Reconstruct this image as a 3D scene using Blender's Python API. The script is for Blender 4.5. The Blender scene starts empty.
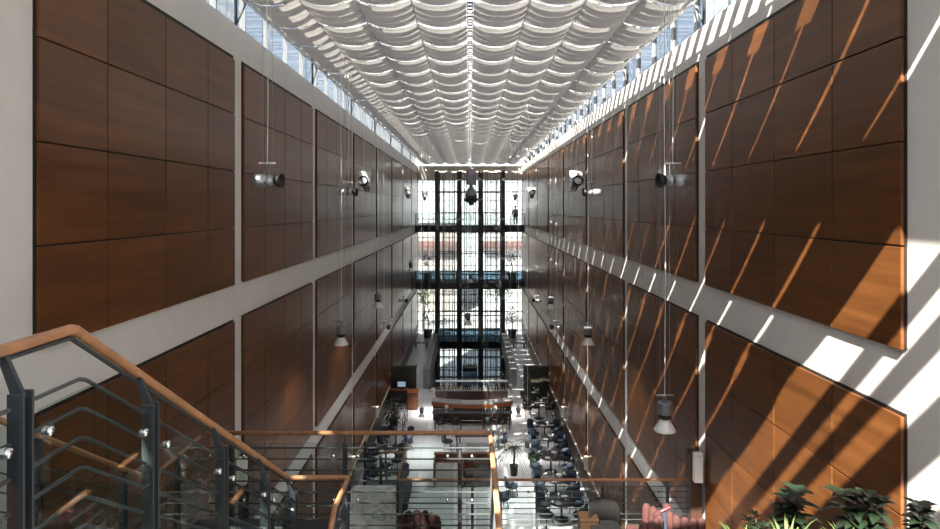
import bpy, bmesh, math, random
from mathutils import Vector, Matrix
random.seed(7)
E = 12.1                      # eye height over the ground floor; below, heights are given from the eye
W = 5.0                       # half width of the atrium
sc = bpy.context.scene
COL = sc.collection
R = math.radians

# ------------------------------------------------------------------ materials
def nodes(name):
    m = bpy.data.materials.new(name); m.use_nodes = True
    nt = m.node_tree; nt.nodes.clear()
    out = nt.nodes.new('ShaderNodeOutputMaterial')
    return m, nt, out
def pbr(name, col, rough=.5, metal=0., noise=0., nscale=5., stretch=(1, 1, 1), spec=.5, bump=0., island=0., coat=0.):
    m, nt, out = nodes(name)
    b = nt.nodes.new('ShaderNodeBsdfPrincipled'); nt.links.new(b.outputs[0], out.inputs[0])
    b.inputs['Base Color'].default_value = (*col, 1); b.inputs['Roughness'].default_value = rough
    b.inputs['Metallic'].default_value = metal; b.inputs['Specular IOR Level'].default_value = spec
    b.inputs['Coat Weight'].default_value = coat; b.inputs['Coat Roughness'].default_value = .12
    if noise or bump:
        tc = nt.nodes.new('ShaderNodeTexCoord'); mp = nt.nodes.new('ShaderNodeMapping')
        mp.inputs['Scale'].default_value = stretch
        nt.links.new(tc.outputs['Object'], mp.inputs[0])
        n = nt.nodes.new('ShaderNodeTexNoise'); n.inputs['Scale'].default_value = nscale
        n.inputs['Detail'].default_value = 5
        nt.links.new(mp.outputs[0], n.inputs['Vector'])
        if noise:
            r = nt.nodes.new('ShaderNodeMapRange')
            r.inputs[1].default_value = .3; r.inputs[2].default_value = .7
            r.inputs[3].default_value = 1 - noise; r.inputs[4].default_value = 1 + noise
            nt.links.new(n.outputs[0], r.inputs[0])
            v = r.outputs[0]
            if island:
                g = nt.nodes.new('ShaderNodeNewGeometry')
                r2 = nt.nodes.new('ShaderNodeMapRange')
                r2.inputs[3].default_value = 1 - island; r2.inputs[4].default_value = 1 + island
                nt.links.new(g.outputs['Random Per Island'], r2.inputs[0])
                mu = nt.nodes.new('ShaderNodeMath'); mu.operation = 'MULTIPLY'
                nt.links.new(v, mu.inputs[0]); nt.links.new(r2.outputs[0], mu.inputs[1]); v = mu.outputs[0]
            mx = nt.nodes.new('ShaderNodeVectorMath'); mx.operation = 'SCALE'
            mx.inputs[0].default_value = col
            nt.links.new(v, mx.inputs['Scale']); nt.links.new(mx.outputs[0], b.inputs['Base Color'])
        if bump:
            bp = nt.nodes.new('ShaderNodeBump'); bp.inputs['Strength'].default_value = bump
            bp.inputs['Distance'].default_value = .01
            nt.links.new(n.outputs[0], bp.inputs['Height']); nt.links.new(bp.outputs[0], b.inputs['Normal'])
    return m
def glass(name, tint=(1, 1, 1), refl=1.0, rough=0.0, haze=0.0, ior=1.45):
    m, nt, out = nodes(name)
    t = nt.nodes.new('ShaderNodeBsdfTransparent'); t.inputs[0].default_value = (*tint, 1)
    g = nt.nodes.new('ShaderNodeBsdfGlossy'); g.inputs['Roughness'].default_value = rough
    f = nt.nodes.new('ShaderNodeLayerWeight'); f.inputs[0].default_value = .5
    p5 = nt.nodes.new('ShaderNodeMath'); p5.operation = 'POWER'; p5.inputs[1].default_value = 5
    nt.links.new(f.outputs['Facing'], p5.inputs[0])
    k = nt.nodes.new('ShaderNodeMath'); k.operation = 'MULTIPLY_ADD'; k.inputs[1].default_value = .5 * refl; k.inputs[2].default_value = .03 * refl
    nt.links.new(p5.outputs[0], k.inputs[0])
    mx = nt.nodes.new('ShaderNodeMixShader')
    nt.links.new(k.outputs[0], mx.inputs[0])
    last = t
    if haze:
        d = nt.nodes.new('ShaderNodeBsdfDiffuse'); d.inputs[0].default_value = (*tint, 1)
        m2 = nt.nodes.new('ShaderNodeMixShader'); m2.inputs[0].default_value = haze
        nt.links.new(t.outputs[0], m2.inputs[1]); nt.links.new(d.outputs[0], m2.inputs[2]); last = m2
    nt.links.new(last.outputs[0], mx.inputs[1]); nt.links.new(g.outputs[0], mx.inputs[2])
    nt.links.new(mx.outputs[0], out.inputs[0])
    return m
def fabric_mat():
    m, nt, out = nodes('shade_fabric')
    d = nt.nodes.new('ShaderNodeBsdfDiffuse'); d.inputs[0].default_value = (.78, .785, .79, 1)
    t = nt.nodes.new('ShaderNodeBsdfTranslucent'); t.inputs[0].default_value = (.78, .77, .75, 1)
    mx = nt.nodes.new('ShaderNodeMixShader'); mx.inputs[0].default_value = FAB_T
    nt.links.new(d.outputs[0], mx.inputs[1]); nt.links.new(t.outputs[0], mx.inputs[2])
    nt.links.new(mx.outputs[0], out.inputs[0])
    return m
def tile_mat(name, c1, c2, mortar, size, rough, off=0.):
    m, nt, out = nodes(name)
    b = nt.nodes.new('ShaderNodeBsdfPrincipled'); nt.links.new(b.outputs[0], out.inputs[0])
    tc = nt.nodes.new('ShaderNodeTexCoord')
    br = nt.nodes.new('ShaderNodeTexBrick'); br.offset = off
    br.inputs['Color1'].default_value = (*c1, 1); br.inputs['Color2'].default_value = (*c2, 1)
    br.inputs['Mortar'].default_value = (*mortar, 1); br.inputs['Scale'].default_value = 1
    br.inputs['Mortar Size'].default_value = .012
    br.inputs['Brick Width'].default_value = size[0]; br.inputs['Row Height'].default_value = size[1]
    nt.links.new(tc.outputs['Object'], br.inputs['Vector'])
    nt.links.new(br.outputs[0], b.inputs['Base Color'])
    b.inputs['Roughness'].default_value = rough
    return m
def marble_mat():
    m, nt, out = nodes('marble')
    b = nt.nodes.new('ShaderNodeBsdfPrincipled'); nt.links.new(b.outputs[0], out.inputs[0])
    tc = nt.nodes.new('ShaderNodeTexCoord'); n = nt.nodes.new('ShaderNodeTexNoise')
    n.inputs['Scale'].default_value = 3; n.inputs['Detail'].default_value = 8; n.inputs['Distortion'].default_value = 2.5
    nt.links.new(tc.outputs['Object'], n.inputs['Vector'])
    r = nt.nodes.new('ShaderNodeValToRGB')
    r.color_ramp.elements[0].position = .35; r.color_ramp.elements[0].color = (.42, .43, .43, 1)
    r.color_ramp.elements[1].position = .6; r.color_ramp.elements[1].color = (.78, .78, .76, 1)
    nt.links.new(n.outputs[0], r.inputs[0]); nt.links.new(r.outputs[0], b.inputs['Base Color'])
    b.inputs['Roughness'].default_value = .3
    return m
def emit(name, col, s):
    m, nt, out = nodes(name)
    e = nt.nodes.new('ShaderNodeEmission'); e.inputs[0].default_value = (*col, 1); e.inputs[1].default_value = s
    nt.links.new(e.outputs[0], out.inputs[0]); return m

FAB_T = .085
M = {}
M['plaster'] = pbr('white_plaster', (.70, .69, .675), .6, noise=.04, nscale=2)
M['beige'] = pbr('beige_beam', (.46, .42, .37), .6)
M['wood_panel'] = pbr('wood_panel', (.114, .043, .0135), .29, noise=.30, nscale=1.6, stretch=(1, .35, 5), island=.16, spec=.38)
M['joint'] = pbr('dark_joint', (.015, .010, .008), .7)
M['fabric'] = fabric_mat()
M['handrail'] = pbr('oak_handrail', (.38, .19, .095), .35, noise=.2, nscale=3, stretch=(3, 3, 3))
M['steel'] = pbr('blue_grey_steel', (.055, .065, .075), .42, metal=.3)
M['bar_steel'] = pbr('grey_steel_bar', (.10, .115, .125), .4, metal=.4)
M['dark_steel'] = pbr('dark_steel', (.022, .024, .028), .45, metal=.2)
M['chrome'] = pbr('chrome', (.75, .76, .77), .12, metal=1.)
M['alu'] = pbr('aluminium', (.42, .44, .48), .35, metal=.7)
M['lamp_grey'] = pbr('lamp_grey', (.20, .21, .24), .4, metal=.4)
M['lilac'] = pbr('lilac_grey_metal', (.30, .29, .36), .4)
M['lamp_black'] = pbr('lamp_black', (.01, .01, .01), .5)
M['lamp_white'] = pbr('lamp_white', (.85, .86, .88), .35)
M['frame'] = pbr('light_grey_frame', (.30, .31, .33), .45)
M['mullion'] = pbr('dark_mullion', (.05, .055, .06), .5)
M['glass'] = glass('tinted_glass', (.52, .55, .57), .8)
M['clear'] = glass('clear_glass', (.93, .95, .95), .8)
M['rail_glass'] = glass('rail_glass', (.86, .91, .90), 1.0)
M['blue_glass'] = glass('blue_glass', (.40, .52, .60), 1.0, haze=.15)
M['roof_glass'] = glass('roof_glass', (.98, .99, 1), .5)
M['floor'] = tile_mat('pale_stone_tiles', (.74, .75, .77), (.70, .71, .73), (.48, .49, .50), (1.2, 1.2), .28)
M['marble'] = marble_mat()
M['stone_dark'] = pbr('dark_stone', (.035, .035, .04), .75, noise=.2)
M['base_wood'] = pbr('dark_base_wood', (.045, .022, .014), .4, noise=.2)
M['concrete_grey'] = pbr('grey_concrete', (.23, .24, .25), .5)
M['olive'] = pbr('dark_olive_screen', (.030, .032, .018), .55, noise=.35, nscale=14)
M['orange_wood'] = pbr('orange_wood', (.42, .13, .035), .35, noise=.15)
M['brown_wood'] = pbr('brown_wood', (.20, .075, .03), .4, noise=.2)
M['counter'] = pbr('grey_counter', (.45, .44, .42), .25)
M['navy'] = pbr('navy_upholstery', (.018, .030, .052), .7)
M['black_up'] = pbr('black_upholstery', (.014, .015, .018), .6)
M['pale_leg'] = pbr('pale_wood_leg', (.42, .33, .24), .5)
M['table_top'] = pbr('dark_table_top', (.06, .055, .06), .2)
M['china'] = pbr('white_china', (.82, .82, .80), .25)
M['drink_glass'] = glass('drinking_glass', (.9, .93, .95), 1.6, haze=.35)
M['bottle_dark'] = pbr('dark_bottle', (.05, .02, .01), .15)
M['bottle_green'] = pbr('green_bottle', (.02, .06, .02), .15)
M['bottle_clear'] = pbr('pale_bottle', (.55, .55, .50), .15)
M['bottle_amber'] = pbr('amber_bottle', (.30, .12, .02), .15)
M['leaf_dark'] = pbr('dark_leaf', (.010, .019, .010), .35, island=.4, noise=.2)
M['leaf_light'] = pbr('light_leaf', (.055, .085, .018), .6, island=.4, noise=.2)
M['leaf_mid'] = pbr('mid_leaf', (.05, .10, .035), .5, island=.4, noise=.2)
M['bark'] = pbr('bark', (.09, .06, .04), .8)
M['pink'] = pbr('pink_upholstery', (.052, .021, .020), .8, spec=.2, noise=.12, nscale=20)
M['wicker'] = pbr('dark_wicker', (.006, .006, .006), .9, spec=.1, noise=.5, nscale=40)
M['blue_cloth'] = pbr('blue_cloth', (.10, .18, .34), .8)
M['tan'] = pbr('tan_leather', (.022, .012, .006), .8, spec=.1)
M['skin'] = pbr('skin', (.55, .33, .24), .5)
M['hair'] = pbr('dark_hair', (.02, .014, .01), .6)
M['shirt'] = pbr('white_shirt', (.78, .78, .78), .8)
M['trousers'] = pbr('dark_trousers', (.015, .018, .03), .8)
M['asphalt'] = pbr('pale_paving', (.62, .62, .62), .9)
M['screen'] = emit('lit_screen', (.45, .62, .85), .55)
M['sconce'] = pbr('sconce_white', (.86, .84, .78), .5)
M['glow'] = emit('sconce_lamp', (1, .85, .62), 5.)
M['awning'] = pbr('red_awning', (.26, .15, .14), .8)
M['bld'] = tile_mat('pale_facade', (.70, .71, .73), (.62, .64, .67), (.86, .85, .82), (2.4, 1.8), .4)
M['bld2'] = tile_mat('light_facade', (.66, .70, .76), (.58, .63, .70), (.82, .80, .77), (1.5, 3.2), .4)
M['bld3'] = tile_mat('warm_facade', (.50, .45, .42), (.44, .42, .42), (.75, .66, .60), (3.0, 2.6), .5)
for k in ('bld', 'bld2', 'bld3'):
    for n in M[k].node_tree.nodes:
        if n.type == 'TEX_BRICK': n.inputs['Mortar Size'].default_value = .30
        if n.type == 'TEX_COORD':
            nt = M[k].node_tree
            sp = nt.nodes.new('ShaderNodeSeparateXYZ'); cb = nt.nodes.new('ShaderNodeCombineXYZ')
            ad = nt.nodes.new('ShaderNodeMath')
            nt.links.new(n.outputs['Object'], sp.inputs[0])
            nt.links.new(sp.outputs[0], ad.inputs[0]); nt.links.new(sp.outputs[1], ad.inputs[1])
            nt.links.new(ad.outputs[0], cb.inputs[0]); nt.links.new(sp.outputs[2], cb.inputs[1])
            bt = [q for q in nt.nodes if q.type == 'TEX_BRICK'][0]
            nt.links.new(cb.outputs[0], bt.inputs['Vector'])

# ------------------------------------------------------------------ mesh builder
class MB:
    def __init__(s): s.v = []; s.f = []; s.sm = []
    def add(s, vs, fs, smooth=False):
        o = len(s.v); s.v += [tuple(p) for p in vs]
        s.f += [tuple(i + o for i in f) for f in fs]; s.sm += [smooth] * len(fs); return s
    def box(s, x0, x1, y0, y1, z0, z1):
        return s.add([(x0, y0, z0), (x1, y0, z0), (x1, y1, z0), (x0, y1, z0), (x0, y0, z1), (x1, y0, z1), (x1, y1, z1), (x0, y1, z1)],
                     [(3, 2, 1, 0), (4, 5, 6, 7), (0, 1, 5, 4), (1, 2, 6, 5), (2, 3, 7, 6), (3, 0, 4, 7)])
    def hexa(s, b, t):
        return s.add(list(b) + list(t), [(3, 2, 1, 0), (4, 5, 6, 7), (0, 1, 5, 4), (1, 2, 6, 5), (2, 3, 7, 6), (3, 0, 4, 7)])
    def cbox(s, x0, x1, y0, y1, z0, z1, c=.01):          # chamfered box
        mb = bmesh.new(); bmesh.ops.create_cube(mb, size=1)
        for v in mb.verts:
            v.co = Vector(((x0 + x1) / 2 + v.co.x * (x1 - x0), (y0 + y1) / 2 + v.co.y * (y1 - y0), (z0 + z1) / 2 + v.co.z * (z1 - z0)))
        bmesh.ops.bevel(mb, geom=mb.edges[:], offset=c, segments=2, affect='EDGES', profile=.6)
        mb.verts.index_update()
        s.add([v.co[:] for v in mb.verts], [[v.index for v in f.verts] for f in mb.faces]); mb.free(); return s
    def tube(s, pts, r, n=8, cap=True, radii=None):
        pts = [Vector(p) for p in pts]; rings = []
        up0 = None
        for i, p in enumerate(pts):
            if i == 0: t = pts[1] - p
            elif i == len(pts) - 1: t = p - pts[i - 1]
            else: t = (p - pts[i - 1]).normalized() + (pts[i + 1] - p).normalized()
            t.normalize()
            k = 1.
            if 0 < i < len(pts) - 1:
                c = (p - pts[i - 1]).normalized().dot(t); k = 1 / max(c, .4)
            if up0 is None:
                a = Vector((0, 0, 1)) if abs(t.z) < .9 else Vector((1, 0, 0))
                u = t.cross(a).normalized()
            else: u = (up0 - t * up0.dot(t)).normalized()
            up0 = u; w = t.cross(u).normalized()
            rr = radii[i] if radii else r
            if 0 < i < len(pts) - 1 and k > 1.001:
                b = ((pts[i + 1] - p).normalized() - (p - pts[i - 1]).normalized())
                b = (b - t * b.dot(t)); b = b.normalized() if b.length > 1e-6 else u
            else: b = u; k = 1.
            ring = []
            for j in range(n):
                a = 2 * math.pi * j / n
                d = u * math.cos(a) + w * math.sin(a)
                d = d + b * (d.dot(b)) * (k - 1)
                ring.append(p + d * rr)
            rings.append(ring)
        vs = [q for rg in rings for q in rg]; fs = []
        for i in range(len(pts) - 1):
            for j in range(n):
                fs.append((i * n + j, i * n + (j + 1) % n, (i + 1) * n + (j + 1) % n, (i + 1) * n + j))
        s.add(vs, fs, True)
        if cap:
            o = len(s.v) - len(vs)
            s.f.append(tuple(o + j for j in reversed(range(n)))); s.sm.append(False)
            s.f.append(tuple(o + (len(pts) - 1) * n + j for j in range(n))); s.sm.append(False)
        return s
    def lathe(s, prof, n=16, M4=None, smooth=True):       # profile of (r, z)
        vs = []; fs = []
        for r, z in prof:
            for j in range(n):
                a = 2 * math.pi * j / n; vs.append(Vector((r * math.cos(a), r * math.sin(a), z)))
        for i in range(len(prof) - 1):
            for j in range(n):
                fs.append((i * n + j, i * n + (j + 1) % n, (i + 1) * n + (j + 1) % n, (i + 1) * n + j))
        if M4 is not None: vs = [M4 @ v for v in vs]
        o = len(s.v); s.add(vs, fs, smooth)
        if prof[0][0] > 1e-4: s.f.append(tuple(o + j for j in reversed(range(n)))); s.sm.append(False)
        if prof[-1][0] > 1e-4: s.f.append(tuple(o + (len(prof) - 1) * n + j for j in range(n))); s.sm.append(False)
        return s
    def prism(s, poly, z0, z1):
        n = len(poly)
        vs = [(x, y, z0) for x, y in poly] + [(x, y, z1) for x, y in poly]
        fs = [tuple(reversed(range(n))), tuple(range(n, 2 * n))] + [(i, (i + 1) % n, n + (i + 1) % n, n + i) for i in range(n)]
        return s.add(vs, fs)
    def mesh(s, name, mat):
        me = bpy.data.meshes.new(name); me.from_pydata(s.v, [], s.f)
        me.polygons.foreach_set('use_smooth', s.sm)
        me.materials.append(mat); me.validate(); me.update(); return me
    # world: coordinates are (x, y, height from the eye); local: relative to the parent thing
    def build(s, name, mat, parent=None, local=False):
        if isinstance(mat, str): mat = M[mat]
        if local: off = Vector((0, 0, 0))
        elif parent is not None: off = world_of(parent) - Vector((0, 0, E))
        else:
            xs = [p[0] for p in s.v]; ys = [p[1] for p in s.v]; zs = [p[2] for p in s.v]
            off = Vector(((min(xs) + max(xs)) / 2, (min(ys) + max(ys)) / 2, min(zs)))
        s.v = [tuple(Vector(p) - off) for p in s.v]
        o = bpy.data.objects.new(name, s.mesh(name, mat)); COL.objects.link(o)
        if parent is not None: o.parent = parent
        else: o.location = off + Vector((0, 0, E))
        return o
def world_of(o):
    p = Vector(o.location)
    while o.parent: o = o.parent; p += Vector(o.location)
    return p
def tag(o, label=None, cat=None, group=None, kind=None):
    if label: o['label'] = label
    if cat: o['category'] = cat
    if group: o['group'] = group
    if kind: o['kind'] = kind
    return o
def thing(name, label, cat, loc, rz=0, group=None):      # loc height from the eye
    o = bpy.data.objects.new(name, None); COL.objects.link(o); o.empty_display_size = .1
    o.location = (loc[0], loc[1], loc[2] + E); o.rotation_euler = (0, 0, rz)
    return tag(o, label, cat, group)
def struct(mb, name, mat, parent=None, label=None):
    o = mb.build(name, mat, parent); o['kind'] = 'structure'
    if label: o['label'] = label
    return o
def copy_tree(o, parent=None):
    c = o.copy(); COL.objects.link(c); c.parent = parent
    for ch in list(o.children): copy_tree(ch, c)
    return c
def place(proto, used, loc, rz=0, label=None, group=None):
    o = proto if not used else copy_tree(proto)
    o.location = (loc[0], loc[1], loc[2] + E); o.rotation_euler = (0, 0, rz)
    if label: o['label'] = label
    if group: o['group'] = group
    return o

# ------------------------------------------------------------------ levels and bays
G = -12.1                                  # ground floor
LOW = -17.0                                # lower level
YB = 59.7                                  # far glass wall
COLY = [6.91 + 6.536 * k for k in range(9)]   # column centres along the walls
CW = .265
TOP = 3.88
SEC = [(-1.65, 3.15, 4), (-7.10, -2.35, 4), (-11.0, -7.75, 3)]   # panel fields of the three storeys
FZ, RZ = 4.25, 5.75                        # fabric height, glass roof height

# ------------------------------------------------------------------ side walls
def side_wall(side, sgn):
    mb = MB()
    a, b = sorted((sgn * W, sgn * (W + .5)))
    mb.box(a, b, -12, YB + 1.3, LOW, TOP)
    w = struct(mb, 'wall_' + side, 'plaster')
    for k in range(8):
        y0 = COLY[k] + CW; y1 = COLY[k + 1] - CW
        for z0, z1, rows in SEC:
            bk = MB(); a, b = sorted((sgn * W, sgn * (W - .022)))
            bk.box(a, b, y0 - .01, y1 + .01, z0 + .02, z1 + (.03 if z1 > 0 else -.02))
            back = bk.build('panel_backing', 'joint', w); back['kind'] = 'structure'
            p = MB()
            a, b = sorted((sgn * (W - .02), sgn * (W - .065)))
            ys = [y0] + [COLY[k] + 1.634 * q for q in (1, 2, 3)] + [y1]; ph = (z1 - z0) / rows
            for i in range(4):
                for j in range(rows):
                    g = .009
                    p.cbox(a, b, ys[i] + g, ys[i + 1] - g, z0 + j * ph + g, z0 + (j + 1) * ph - g - (.05 if j == rows - 1 else 0), .008)
            o = p.build('wood_panel', 'wood_panel', w); o['kind'] = 'structure'
    # low dark wainscot under the panels
    bb = MB(); a, b = sorted((sgn * W, sgn * (W - .10)))
    bb.box(a, b, 10, YB - .2, G, -11.03)
    struct(bb, 'baseboard_' + side, 'base_wood')
    tr = MB(); a, b = sorted((sgn * W, sgn * (W - .13)))
    tr.box(a, b, 10, YB - .2, -11.03, -11.0)
    struct(tr, 'trim_' + ('1' if sgn < 0 else '2'), 'beige')
side_wall('left', -1); side_wall('right', 1)
bw = MB(); bw.box(-5.5, 5.5, -12.3, -12, LOW, RZ); struct(bw, 'wall_back', 'plaster')

# ------------------------------------------------------------------ floors
fl = MB()
fl.box(-5, 5, -12, 42, G - .4, G)
fl.box(-5, -3.0, 42, YB, G - .4, G); fl.box(3.0, 5, 42, YB, G - .4, G)
fl.box(-3.0, 3.0, 56.6, YB, G - .7, G)
struct(fl, 'floor', 'floor')
lf = MB(); lf.box(-5, 5, 20, YB + .3, LOW - .3, LOW); struct(lf, 'floor_lower', 'floor')

# ------------------------------------------------------------------ glazed roof, clerestories
rg = MB(); rg.box(-5.2, 5.2, -12, YB + 1.3, RZ, RZ + .02)
roof = struct(rg, 'ceiling', 'roof_glass')
rf = MB()
y = 6.25 - 2 * 1.634 - 1.455
while y < YB:                                             # glazing bars above the fabric
    for dy, hw_ in ((.40, .10), (.82, .12), (1.22, .10)): rf.box(-4.0, 4.0, y + dy - hw_, y + dy + hw_, RZ - .09, RZ - .005)
    y += 1.634
for x in (-4.75, -2.85, 2.85):
    rf.box(x - .18, x + .18, -12, YB + .3, RZ - .20, RZ - .008)
y = -11.7
while y < YB:
    for a_, b_ in ((-5.2, -4.0), (4.0, 5.2)): rf.box(a_, b_, y - .11, y + .11, RZ - .10, RZ - .006)
    y += .6536
fr = rf.build('roof_frame', 'frame', roof); fr['kind'] = 'structure'
tb = MB()
for yb, hw_ in ((-5.8, .2), (-4.2, .28), (-3.1, .05), (-2.0, .05), (-1.85, .05), (-.9, .27), (-.02, .055), (.16, .05), (.62, .05), (.80, .055)):   # cross beams and truss chords over the stairs
    tb.box(-5.2, 5.2, yb - hw_, yb + hw_, RZ - .34, RZ - .21)
o = tb.build('cross_beam', 'frame', roof); o['kind'] = 'structure'
for n, sgn in ((1, -1), (2, 1)):
    g = MB(); x = sgn * (W + .12)
    g.box(min(x, x + sgn * .02), max(x, x + sgn * .02), -12, YB, TOP, RZ)
    win = struct(g, 'window_%d' % n, 'glass')
    f = MB()
    a, b = sorted((sgn * (W + .06), sgn * (W + .19)))
    for zz in (TOP + .03, TOP + .95, RZ - .05): f.box(a, b, -12, YB, zz - .03, zz + .03)
    yy = -12.0
    while yy < YB:
        f.box(a, b, yy - .03, yy + .03, TOP, RZ); yy += 1.634
    o = f.build('window_frame', 'frame', win); o['kind'] = 'structure'
    br = MB()
    for k in range(8):
        y0 = COLY[k]
        br.tube([(sgn * (W + .02), y0, TOP + .02), (sgn * (W + .02), y0 + 1.6, RZ - .1)], .022, 6)
        br.tube([(sgn * (W + .02), y0, RZ - .1), (sgn * (W + .02), y0, TOP + .02)], .035, 6)
    o = br.build('window_brace', 'mullion', win); o['kind'] = 'structure'

# ------------------------------------------------------------------ fabric ceiling shades: eight runs of scalloped sections
SP = 1.634; SX = 1.145; X0 = .075
SL0 = 6.25 - SP * 2                         # first slit
NS = 35
def section_mesh(seed, notch=None, taper=0):
    rnd = random.Random(seed); mb = MB(); ny = 40
    hw = SX / 2 + .004
    sag = .13 + rnd.uniform(-.015, .015); fold = .048; ph = rnd.uniform(-.3, .3)
    ss = [-1 + i / 6 for i in range(13)]
    if notch:
        ss = sorted([q for q in ss if not (notch[0] - .06 < q < notch[1] + .06)] + [notch[0] - .01, notch[0], notch[1], notch[1] + .01])
        ss[0] = -1.0; ss[-1] = 1.0 if notch[1] < .99 else ss[-1]
    nx = len(ss) - 1
    vs = []
    for j in range(ny + 1):
        t = j / ny
        for s in ss:
            q = max(0, 1 - s * s)
            gap = .008 + .036 * (q if taper * s > 0 else max(q, .72))
            if notch and notch[0] - 1e-6 <= s <= notch[1] + 1e-6: gap = notch[2]
            yy = gap + t * (SP - 2 * gap)
            z = -sag * q * (1 + .06 * math.sin(3 * t + ph))
            z -= fold * (.35 + .65 * q) * abs(math.sin(math.pi * 4 * yy / SP))
            vs.append((s * hw, yy, z))
    fs = [(j * (nx + 1) + i, j * (nx + 1) + i + 1, (j + 1) * (nx + 1) + i + 1, (j + 1) * (nx + 1) + i) for j in range(ny) for i in range(nx)]
    mb.add(vs, fs, True)
    return mb.mesh('fabric_section', M['fabric'])
SECM = {}
for sgn in (-1, 1):
    for i, nt_, tp in ((0, (-.97, -.80, .10), 0), (1, (.52, .84, .10), 0), (2, None, 1), (3, (.50, .76, .27), -1)):
        n_ = nt_ if sgn > 0 or nt_ is None else (-nt_[1], -nt_[0], nt_[2])
        SECM[(i, sgn)] = [section_mesh(10 * i + k, n_, tp * sgn) for k in range(2)]
ORD = ['first', 'second', 'third', 'outermost']
for side, sgn in (('left', -1), ('right', 1)):
    for i in range(4):
        cx = sgn * (X0 + SX * (i + .5))
        t = thing('ceiling_shade', 'run of pale scalloped fabric shades, %s to the %s of the central ceiling track' % (ORD[i], side),
                  'ceiling shade', (cx, SL0, FZ), 0, 'fabric shade runs under the glass roof')
        m = MB(); m.tube([(sgn * SX / 2, 0, .006), (sgn * SX / 2, NS * SP, .006)], .016, 6); m.build('edge_cable', 'dark_steel', t, True)
        for k in range(NS):
            o = bpy.data.objects.new('fabric_section', random.choice(SECM[(i, sgn)])); COL.objects.link(o)
            o.parent = t; o.location = (0, k * SP, 0)
cr = thing('cable_ladder', 'narrow perforated metal track running down the middle of the fabric ceiling', 'ceiling track', (0, SL0, FZ))
m = MB()
for x in (-.055, .055): m.box(x - .008, x + .008, SL0, YB - .6, FZ + .0, FZ + .03)
m.build('rail', 'frame', cr)
m = MB(); y = SL0
while y < YB - 1:
    m.box(-.055, .055, y, y + .10, FZ + .005, FZ + .02); y += .2335
m.build('rungs', 'frame', cr)

# ------------------------------------------------------------------ far glass wall, bridges, elevators
g = MB(); g.box(-5, 5, YB, YB + .02, LOW, 2.55)
win = struct(g, 'window_3', 'glass')
f = MB()
for i in range(21):
    x = -5 + .5 * i
    f.box(x - .03, x + .03, YB - .10, YB + .06, LOW, 2.6)
z = LOW
while z < 2.6:
    f.box(-5, 5, YB - .08, YB + .05, z - .028, z + .028); z += .88
o = f.build('window_frame', 'mullion', win); o['kind'] = 'structure'
b = MB(); b.box(-5, 5, YB - .4, YB + 1.3, 2.55, 3.88); struct(b, 'wall_far_beam', 'beige')
b = MB(); b.box(-5.2, 5.2, YB + 1.2, YB + 1.22, 3.88, RZ); struct(b, 'window_4', 'glass')
def bridge(name, zf, label, th=.6):
    t = thing(name, label, 'bridge', (0, 58.2, zf - th)); 
    MB().box(-4.95, 4.95, 56.7, YB - .12, zf - th, zf).build('deck', 'dark_steel', t)
    MB().box(-4.95, 4.95, 56.72, 56.74, zf, zf + 1.05).build('glass_balustrade', 'blue_glass' if zf < -3 else 'rail_glass', t)
    MB().box(-4.95, 4.95, 56.68, 56.78, zf + 1.05, zf + 1.10).build('top_rail', 'dark_steel', t)
    m = MB()
    for i in range(9): m.box(-4.9 + i * 1.225 - .025, -4.9 + i * 1.225 + .025, 56.69, 56.73, zf, zf + 1.05)
    m.build('balusters', 'dark_steel', t)
bridge('elevator_bridge', -1.68, 'dark walkway crossing the far glass wall at the uppermost level')
bridge('elevator_bridge', -6.85, 'dark walkway with blue glass parapet crossing the far glass wall one level down')
gb = thing('glass_parapet', 'blue glass parapet at the ground floor edge behind the elevators', 'parapet', (0, 56.6, G))
MB().box(-2.98, 2.98, 56.62, 56.64, G, G + 1.05).build('glass_balustrade', 'blue_glass', gb)
MB().box(-2.98, 2.98, 56.58, 56.68, G + 1.05, G + 1.15).build('top_rail', 'dark_steel', gb)
# elevator tower: three open steel shafts, each a thing
XS = [-2.78, -.93, .93, 2.78]
for i, nm in enumerate(('left of three', 'middle of three', 'right of three')):
    xa, xb = XS[i], XS[i + 1]
    wA = .24 if i == 0 else .10; wB = .24 if i == 2 else .10
    t = thing('elevator_shaft', 'dark steel and glass elevator shaft at the far wall, the %s' % nm, 'elevator shaft', ((xa + xb) / 2, 55, LOW), 0, 'glass elevator shafts')
    ya, yb = 53.9, 56.3
    xA = xa + (0 if i == 0 else .11); xB = xb - (0 if i == 2 else .11)
    for (x, wd, yy) in ((xA, wA, ya), (xB, wB, ya), (xA, wA, yb), (xB, wB, yb)):
        m = MB(); m.box(x - wd if i == 0 and x == xA else x - .09, x + wd if i == 2 and x == xB else x + .09, yy - .15, yy + .15, LOW, 3.1)
        m.build('post', 'dark_steel', t)
    for q in (.2, .3, .7, .8):
        m = MB(); x = xA + (xB - xA) * q
        m.box(x - .03, x + .03, yb - .06, yb + .06, LOW, 3.1); m.build('guide_rail', 'dark_steel', t)
    zz = LOW + .6
    while zz < 3.0:
        for yy in (ya, yb): MB().box(xA, xB, yy - .05, yy + .05, zz - .035, zz + .035).build('cross_rail', 'dark_steel', t)
        zz += 1.77
    m = MB(); m.box(xA + .1, xB - .1, ya - .01, ya + .01, LOW, 3.0); m.build('glass_front', 'clear', t)
    m = MB()
    for q in (.42, .58):
        x = xA + (xB - xA) * q; m.tube([(x, 55, LOW + .2), (x, 55, 3.0)], .02, 6)
    m.build('hoist_cables', 'dark_steel', t)
    for zf in (-1.68, -6.85, G):
        m = MB(); m.box(xA + .1, xB - .1, 56.32, 56.6, zf - .55, zf); m.build('door_sill', 'dark_steel', t)
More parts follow.
